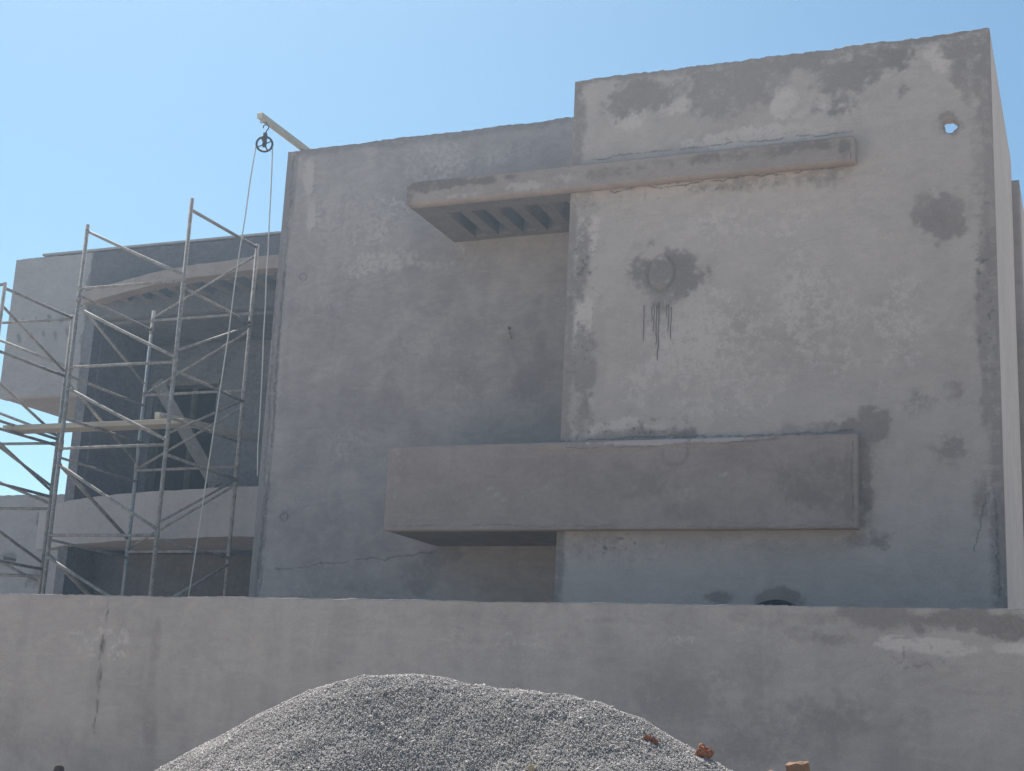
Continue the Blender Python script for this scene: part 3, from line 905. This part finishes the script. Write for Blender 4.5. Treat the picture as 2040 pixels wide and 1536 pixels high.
# ------------------------------------------------------------------ scaffolds
def jit(a=.012): return random.uniform(-a, a)
def tubep(name, parent, a, b, r, mat, n=10, sag=0):
    a = Vector(a); b = Vector(b)
    pts = [a.lerp(b, t)+Vector((0, 0, -sag*4*t*(1-t))) for t in (0, .25, .5, .75, 1)] if sag else [a, b]
    m = MB(); m.tube(pts, r, n)
    return m.build(name, mat, parent)

XL, XR_, YF1, YR1 = -12.69, -11.01, 15.0, 16.65
s1 = empty("scaffold", (-11.85, 15.8, 0))
tag(s1, "tall rusty tube scaffold tower beside the middle block", "scaffold")
posts = {'FL': (XL, YF1, 7.97), 'FR': (XR_, YF1, 8.19), 'RL': (XL, YR1, 7.21), 'RR': (XR_, YR1, 8.10)}
for k, (x, y, zt) in posts.items():
    p = tubep("post", s1, (x, y, 0), (x, y, zt), .027, MAT['steelblue' if k == 'RL' else 'steel'], 12)
    for zc in (2.85, 4.9, 6.9):
        if zc < zt-.2: MB().tube([(x, y, zc-.05), (x, y, zc+.05)], .034, 12).build("coupler", MAT['steel'], p)
S = MAT['steel']
for z in (1.4, 2.55, 3.68, 4.84, 5.94, 7.05):
    tubep("ledger", s1, (XL, YF1-.01, z+jit()), (XR_, YF1-.01, z+jit()), .020, S)
    tubep("ledger", s1, (XL, YR1-.01, z+jit()), (XR_, YR1-.01, z+jit()), .020, S)
for z in (2.55, 3.68, 4.84, 5.94, 7.05):
    for (x, y) in ((XL, YF1), (XR_, YF1), (XL, YR1), (XR_, YR1)):
        MB().tube([(x, y, z-.035), (x, y, z+.035)], .033, 10).build("coupler", MAT['steel'], s1)
for z in (2.5, 3.6, 4.69, 5.80, 6.93):
    tubep("transom", s1, (XR_+.01, YF1, z+.02), (XR_+.01, YR1, z-.02), .021, S)
    tubep("transom", s1, (XL+.01, YF1, z+.02), (XL+.01, YR1, z-.02), .018, S)
tubep("transom", s1, (XR_, YF1, 8.03), (XR_, YR1, 8.05), .023, S)
for za, zb in ((7.88, 7.12), (6.78, 6.0), (5.66, 4.9), (4.63, 3.75), (3.40, 2.62)):
    tubep("brace", s1, (XL, YF1-.02, za), (XR_, YF1-.02, zb), .021, S, sag=.01)
for za, zb in ((7.11, 7.95), (5.97, 6.82), (4.86, 5.71), (3.72, 4.60), (2.6, 3.5)):
    tubep("brace", s1, (XL, YR1+.02, za), (XR_, YR1+.02, zb), .018, S)
for za, zb in ((6.09, 6.88), (4.99, 5.80), (3.84, 4.67), (2.7, 3.5)):
    tubep("brace", s1, (XR_+.02, YF1, za), (XR_+.02, YR1, zb), .017, S)
for za, zb in ((6.87, 6.10), (5.75, 4.95), (4.65, 3.85), (3.45, 2.65)):
    tubep("brace", s1, (XL-.02, YF1, za), (XL-.02, YR1, zb), .018 if za > 4.7 else .026, S)

XL2, XR2, YF2, YR2 = -15.85, -14.05, 15.05, 16.52
s2 = empty("scaffold", (-14.9, 15.8, 0))
tag(s2, "second scaffold cut off by the left picture edge", "scaffold")
for (x, y, zt) in ((XL2, YF2, 7.3), (XR2, YF2, 7.25), (XL2, YR2, 7.25), (XR2, YR2, 7.2)):
    p = tubep("post", s2, (x, y, 0), (x, y, zt), .026, S, 12)
for z in (2.4, 3.3, 4.27, 5.24, 7.13):
    tubep("ledger", s2, (XL2, YR2-.01, z+.03), (XR2, YR2-.01, z), .022, S)
    tubep("ledger", s2, (XL2, YF2-.01, z+.12), (XR2, YF2-.01, z+.09), .022, S)
for z in (3.4, 4.45, 5.3, 6.25, 7.15):
    tubep("transom", s2, (XR2, YF2, z+.02), (XR2, YR2, z), .022, S)
    tubep("transom", s2, (XL2, YF2, z+.02), (XL2, YR2, z), .022, S)
for za, zb in ((6.93, 6.32), (5.9, 5.35), (5.15, 4.55), (4.0, 3.5)):
    tubep("brace", s2, (XR2-.02, YF2, za), (XR2-.02, YR2, zb), .021, S)
for za, zb in ((5.95, 5.35), (4.95, 4.35), (3.9, 3.2), (7.05, 6.4)):
    tubep("brace", s2, (XL2, YR2+.02, za), (XR2, YR2+.02, zb), .021, S)
tubep("brace", s2, (XL2, YF2, 6.1), (XR2, YR2, 4.6), .02, S)

# putlogs that carry the boards, boards, timber
tubep("transom", s1, (XL+.06, YF1-.1, 5.225), (XL+.06, YR1+.05, 5.225), .022, S)
tubep("transom", s1, (XR_-.05, YF1-.1, 5.215), (XR_-.05, YR1+.05, 5.215), .022, S)
tubep("transom", s2, (XR2-.06, YF2-.1, 5.225), (XR2-.06, YR2+.05, 5.225), .022, S)
def board(name, c, ax, h, mat, label, cat, up=Vector((0, 0, 1))):
    ax = Vector(ax).normalized(); ay = up.cross(ax).normalized(); az = ax.cross(ay)
    m = MB(); m.obox(c, ax, ay, az, h, .006, .003)
    o = m.build(name, mat)
    tag(o, label, cat)
    return o
board("plank", (-12.72, 15.72, 5.283), (1, 0, 0), (1.52, .15, .034), MAT['tan'], "long pale scaffold board laid flat between the two scaffolds", "plank")
board("plank", (-15.3, 15.9, 3.46), (1, 0, .01), (1.2, .13, .022), MAT['woodgrey'], "grey board low on the scaffold at the left picture edge", "plank")
dvec = Vector((-12.98, 17.28, 6.30))-Vector((-11.85, 17.42, 4.72)); 
board("leaning_plank", Vector((-12.98, 17.28, 6.30))-dvec*.5+Vector((0, 0.02, -.0)), dvec, (dvec.length/2, .095, .02), MAT['board'], "wide board leaning up from the curved balcony", "plank", up=Vector((.05, -1, .25)).normalized())
board("timber", (-11.84, 17.15, 5.53), (0, 2.6, .19), (1.30, .045, .05), MAT['palewood'], "pale timber beam poking out of the scaffold towards the middle block", "timber")

# ------------------------------------------------------------------ hoist on the roof
hb = board("roof_beam", (-9.39, 15.55, 8.752), (0, 1, .0), (1.57, .04, .036), MAT['palewood'], "pale wooden beam jutting out over the roof edge holding the pulley", "beam")
pu = empty("pulley", (-9.36, 14.11, 8.78)); tag(pu, "dark iron pulley wheel hung from the roof beam", "pulley")
px_, py_, pz_ = -9.365, 14.11, 8.42
m = MB()
WAX = (Vector((.90, .436, 0)), Vector((0, 0, 1)))
def circ(r, n=28): return [Vector((px_, py_, pz_))+(WAX[0]*math.cos(2*math.pi*k/n)+WAX[1]*math.sin(2*math.pi*k/n))*r for k in range(n+1)]
m.tube(circ(.098), .014, 8, False); wr = m.build("wheel_rim", MAT['iron'], pu)
for k in range(4):
    a = .5+k*math.pi/2
    tubep("spoke", pu, (px_, py_, pz_), Vector((px_, py_, pz_))+(WAX[0]*math.cos(a)+WAX[1]*math.sin(a))*.095, .009, MAT['iron'], 6)
nrm = Vector((.436, -.90, 0))
m = MB()
for s in (-1, 1):
    m.obox(Vector((px_, py_, pz_+.05))+nrm*(.022*s), WAX[0], nrm, WAX[1], (.024, .004, .085), .002)
m.obox(Vector((px_, py_, pz_+.135)), WAX[0], nrm, WAX[1], (.022, .026, .012), .002)
m.build("fork", MAT['iron'], pu)
hp = [Vector((px_, py_, pz_+.14)), Vector((px_+.015, py_, pz_+.18))]
for k in range(9):
    a = -.6+k*.52
    hp.append(Vector((px_, py_, pz_+.225))+WAX[0]*(.034*math.cos(a))+WAX[1]*(.034*math.sin(a)))
MB().tube(hp, .007, 8).build("hook", MAT['iron'], pu)
wire = MB(); wire.tube([(px_, py_, pz_+.255), (px_, py_, 8.71)], .004, 6)
wire.tube([(px_-.085, py_, 8.711), (px_-.085, py_, 8.794), (px_+.005, py_, 8.794), (px_+.005, py_, 8.711), (px_-.085, py_, 8.711)], .005, 6); wire.build("wire_loop", MAT['iron'], pu)
def rope(a, b, sag, label):
    a = Vector(a); b = Vector(b); pts = []
    for i in range(13):
        t = i/12; pts.append(a.lerp(b, t)+Vector((random.uniform(-.006, .006), random.uniform(-.006, .006)-sag*4*t*(1-t), 0)))
    m = MB(); m.tube(pts, .0078, 8); o = m.build("rope", MAT['rope']); tag(o, label, "rope", "hoist ropes")
rl = Vector((px_, py_, pz_))-WAX[0]*.104; rr = Vector((px_, py_, pz_))+WAX[0]*.104
rope(rl, (-9.92, 14.25, 2.75), .0, "pale hoist rope slanting down left from the pulley")
rope(rr, (-9.04, 14.11, 4.24), .0, "pale hoist rope hanging close to the middle block edge")

# ------------------------------------------------------------------ gravel heap
CX = np.array([-9.5, -8.2, -7.0, -6.0, -5.12, -4.67, -4.32, -4.07, -3.76, -3.48, -3.12, -2.77, -2.41, -2.16, -1.95, -1.74, -1.57, -1.35, -1.1, -.4, .6, 1.6])
CZ = np.array([-.9, -.35, .2, .75, 1.22, 1.44, 1.61, 1.74, 1.83, 1.84, 1.81, 1.77, 1.72, 1.63, 1.53, 1.42, 1.35, 1.30, 1.22, .75, .1, -.5])-.012
def heap(x, y):
    c = np.interp(x, CX, CZ)
    # smoothing of the crest line
    c = .5*c+.25*np.interp(x-.12, CX, CZ)+.25*np.interp(x+.12, CX, CZ)
    yc = 7.2+.05*np.sin(x*1.1+.4)
    d = np.abs(y-yc)
    slope = .60+.10*np.sin(x*2.1+1)
    fall = np.sqrt((d*slope)**2+.16**2)-.16
    g = (fbm(x, y, 1.1, 4, 900)-.5)*.26*sstep(.05, .9, d)
    # shallow scoop on the front
    sc_ = .10*np.exp(-(((x+2.95)/.55)**2+((y-6.4)/.5)**2))
    g2 = (fbm(x, y, 5., 4, 905)-.5)*.06
    return c-fall+g+g2-sc_
nx, ny = 300, 240
gx, gy = np.meshgrid(np.linspace(-8.6, 1.4, nx), np.linspace(3.4, 10.45, ny))
gz = np.maximum(heap(gx, gy), -.05)
idx = np.arange(nx*ny).reshape(ny, nx)
q = np.stack([idx[:-1, :-1], idx[:-1, 1:], idx[1:, 1:], idx[1:, :-1]], -1).reshape(-1, 4)
gmat = bpy.data.materials.new("crushed_stone"); t, b = nt(gmat)
at = N(t, "ShaderNodeAttribute"); at.attribute_name = "tint"
v = objvec(t); n2 = noise(t, v, 1.3, 5, .6)
cst = mixc(t, at.outputs["Fac"], (.325, .30, .286), (.475, .44, .424))
cst = mixc(t, maprange(t, n2, .55, .75, 0, .35), cst, (.30, .265, .225))
t.links.new(cst, b.inputs["Base Color"]); b.inputs["Roughness"].default_value = .95; b.inputs["Specular IOR Level"].default_value = .1
gdark = simple("gravel_bed", (.30, .286, .27), (.36, .343, .325), 90., .95, bump=.8)
heap_root = empty("gravel_heap", (-3.5, 7.2, 0))
tag(heap_root, "big grey heap of crushed stone gravel in front of the boundary wall", "gravel heap")
hb_ = link("heap_core", mesh_np("heap_core", np.stack([gx.ravel(), gy.ravel(), gz.ravel()-.008], -1), q, True), heap_root, gdark)
# single stones
NS = 100000
rs = np.random.default_rng(21)
sx = rs.uniform(-5.9, -.5, NS*4); sy = rs.uniform(4.9, 8.1, NS*4)
sz = heap(sx, sy)
ok = (sz > .95) & (rs.random(NS*4) < np.where(sy > 7.6, .4, 1.0))
sx, sy, sz = sx[ok][:NS*2], sy[ok][:NS*2], sz[ok][:NS*2]
ns = len(sx)
size = (.0024+.0048*rs.random(ns)**1.7)*np.where(rs.random(ns) < .012, 2.2, 1.)
# irregular chip: 6-vertex skewed bipyramid (8 triangles)
base = np.array([[1, 0, 0], [0, 1, 0], [-1, 0, 0], [0, -1, 0], [0, 0, .8], [0, 0, -.8]], float)
vv = base[None]*rs.uniform(.6, 1.35, (ns, 6, 1))+rs.uniform(-.25, .25, (ns, 6, 3))
qa = rs.normal(size=(ns, 4)); qa /= np.linalg.norm(qa, axis=1)[:, None]
w, x, y, z = qa.T
Rm = np.stack([np.stack([1-2*(y*y+z*z), 2*(x*y-z*w), 2*(x*z+y*w)], -1), np.stack([2*(x*y+z*w), 1-2*(x*x+z*z), 2*(y*z-x*w)], -1), np.stack([2*(x*z-y*w), 2*(y*z+x*w), 1-2*(x*x+y*y)], -1)], 1)
vv = np.einsum('nij,nkj->nki', Rm, vv)*size[:, None, None]
vv += np.stack([sx, sy, sz-size*.12], -1)[:, None, :]
fc = np.array([[0, 1, 4], [1, 2, 4], [2, 3, 4], [3, 0, 4], [1, 0, 5], [2, 1, 5], [3, 2, 5], [0, 3, 5]])
ff = (fc[None]+(np.arange(ns)*6)[:, None, None]).reshape(-1, 3)
gme = mesh_np("gravel", vv.reshape(-1, 3), ff)
ta = gme.attributes.new("tint", 'FLOAT', 'POINT')
tint = np.clip(rs.normal(.45, .25, ns), 0, 1); ta.data.foreach_set("value", np.repeat(tint, 6).astype(np.float32))
gro = link("gravel", gme, heap_root, gmat); tag(gro, kind="stuff")


# ------------------------------------------------------------------ small things round the heap
def lump(name, loc, half, mat, label, cat, rot=(0, 0, 0), rough=.012, seed=0):
    import bmesh
    bm = bmesh.new(); bmesh.ops.create_cube(bm, size=2)
    bmesh.ops.subdivide_edges(bm, edges=bm.edges[:], cuts=4, use_grid_fill=True)
    r = random.Random(seed)
    for v_ in bm.verts:
        c = Vector((v_.co.x*half[0], v_.co.y*half[1], v_.co.z*half[2]))
        n_ = v_.co.normalized()
        c -= n_*(.10*min(half)*max(0, v_.co.length-1.15)*2.)
        c += Vector((r.uniform(-rough, rough), r.uniform(-rough, rough), r.uniform(-rough, rough)))
        v_.co = c
    me = bpy.data.meshes.new(name); bm.to_mesh(me); bm.free()
    o = link(name, me, None, mat); o.location = loc; o.rotation_euler = rot
    tag(o, label, cat); return o
def hz(x, y): return float(heap(np.array([x]), np.array([y]))[0])
bx_, by_ = -1.845, 7.13
lump("brick_fragment", (bx_, by_, hz(bx_, by_)+.02), (.036, .028, .03), MAT['brick'], "broken red brick piece on the right flank of the gravel heap", "brick", (.3, .5, .4), .008, 1)
bx_, by_ = -2.08, 7.0
lump("brick_fragment", (bx_, by_, hz(bx_, by_)+.008), (.035, .012, .010), MAT['brick'], "thin red brick sliver lying left of the broken brick piece", "brick", (.2, .4, .3), .005, 2)
bx_, by_ = -2.55, 6.6
lump("stone_chip", (bx_, by_, hz(bx_, by_)+.012), (.02, .016, .014), MAT['wood'], "small tan stone chip on the front of the gravel heap", "stone", (.2, .4, .3), .004, 3)
bx_, by_ = -1.40, 7.22
lump("clay_block", (bx_+.01, by_, hz(bx_, by_)+.075), (.055, .075, .10), MAT['ochre'], "orange clay block standing at the right foot of the gravel heap", "clay block", (.05, -.12, .15), .006, 4)
bx_, by_ = -1.53, 7.16
lump("clay_block", (bx_, by_, hz(bx_, by_)+.03), (.04, .06, .06), MAT['ochre'], "lower orange clay lump leaning left of the taller clay block", "clay block", (.0, -.35, .3), .008, 5)
# dark stake
m = MB(); m.tube([(-7.76, 9.6, 0), (-7.75, 9.6, .6), (-7.75, 9.6, 1.02), (-7.75, 9.6, 1.075), (-7.75, 9.6, 1.095)], [.055, .05, .048, .038, .012], 12)
tag(m.build("stake", MAT['post']), "dark round topped stake at the lower left before the wall", "stake")
# black hose arched over behind the boundary wall
hs_ = []
p0 = (-3.068, 13.600, 2.785)
p1 = (-2.637, 13.600, 2.782)
for k in range(15):
    tt = k/14; hs_.append((p0[0]-.1+(p1[0]-p0[0]+.2)*tt, 13.62, p0[2]-.135+.165*math.sin(math.pi*tt)**.8))
hs_ = [(hs_[0][0]-.25, 13.6, 0.01)]+[(hs_[0][0]-.1, 13.6, 1.5)]+hs_+[(hs_[-1][0]+.1, 13.6, 1.5)]+[(hs_[-1][0]+.25, 13.6, .01)]
m = MB(); m.tube(hs_, .03, 8)
tag(m.build("hose", MAT['rubber']), "black hose arching just above the boundary wall top", "hose")

# ------------------------------------------------------------------ air volume added to imitate veiling glare
HAZE = 0.0028
if HAZE:
    m = MB(); m.box((-410, -410, -1), (410, 610, 10.5)); hz_ = m.build("glare_haze", None); tag(hz_, kind="stuff")
    hm = bpy.data.materials.new("glare_veil"); hm.use_nodes = True; ht = hm.node_tree; ht.nodes.clear()
    ho = ht.nodes.new("ShaderNodeOutputMaterial"); pv = ht.nodes.new("ShaderNodeVolumePrincipled")
    pv.inputs["Density"].default_value = HAZE; pv.inputs["Anisotropy"].default_value = .6; pv.inputs["Color"].default_value = (.55, .76, 1., 1)
    ht.links.new(pv.outputs[0], ho.inputs["Volume"]); hz_.data.materials.append(hm)
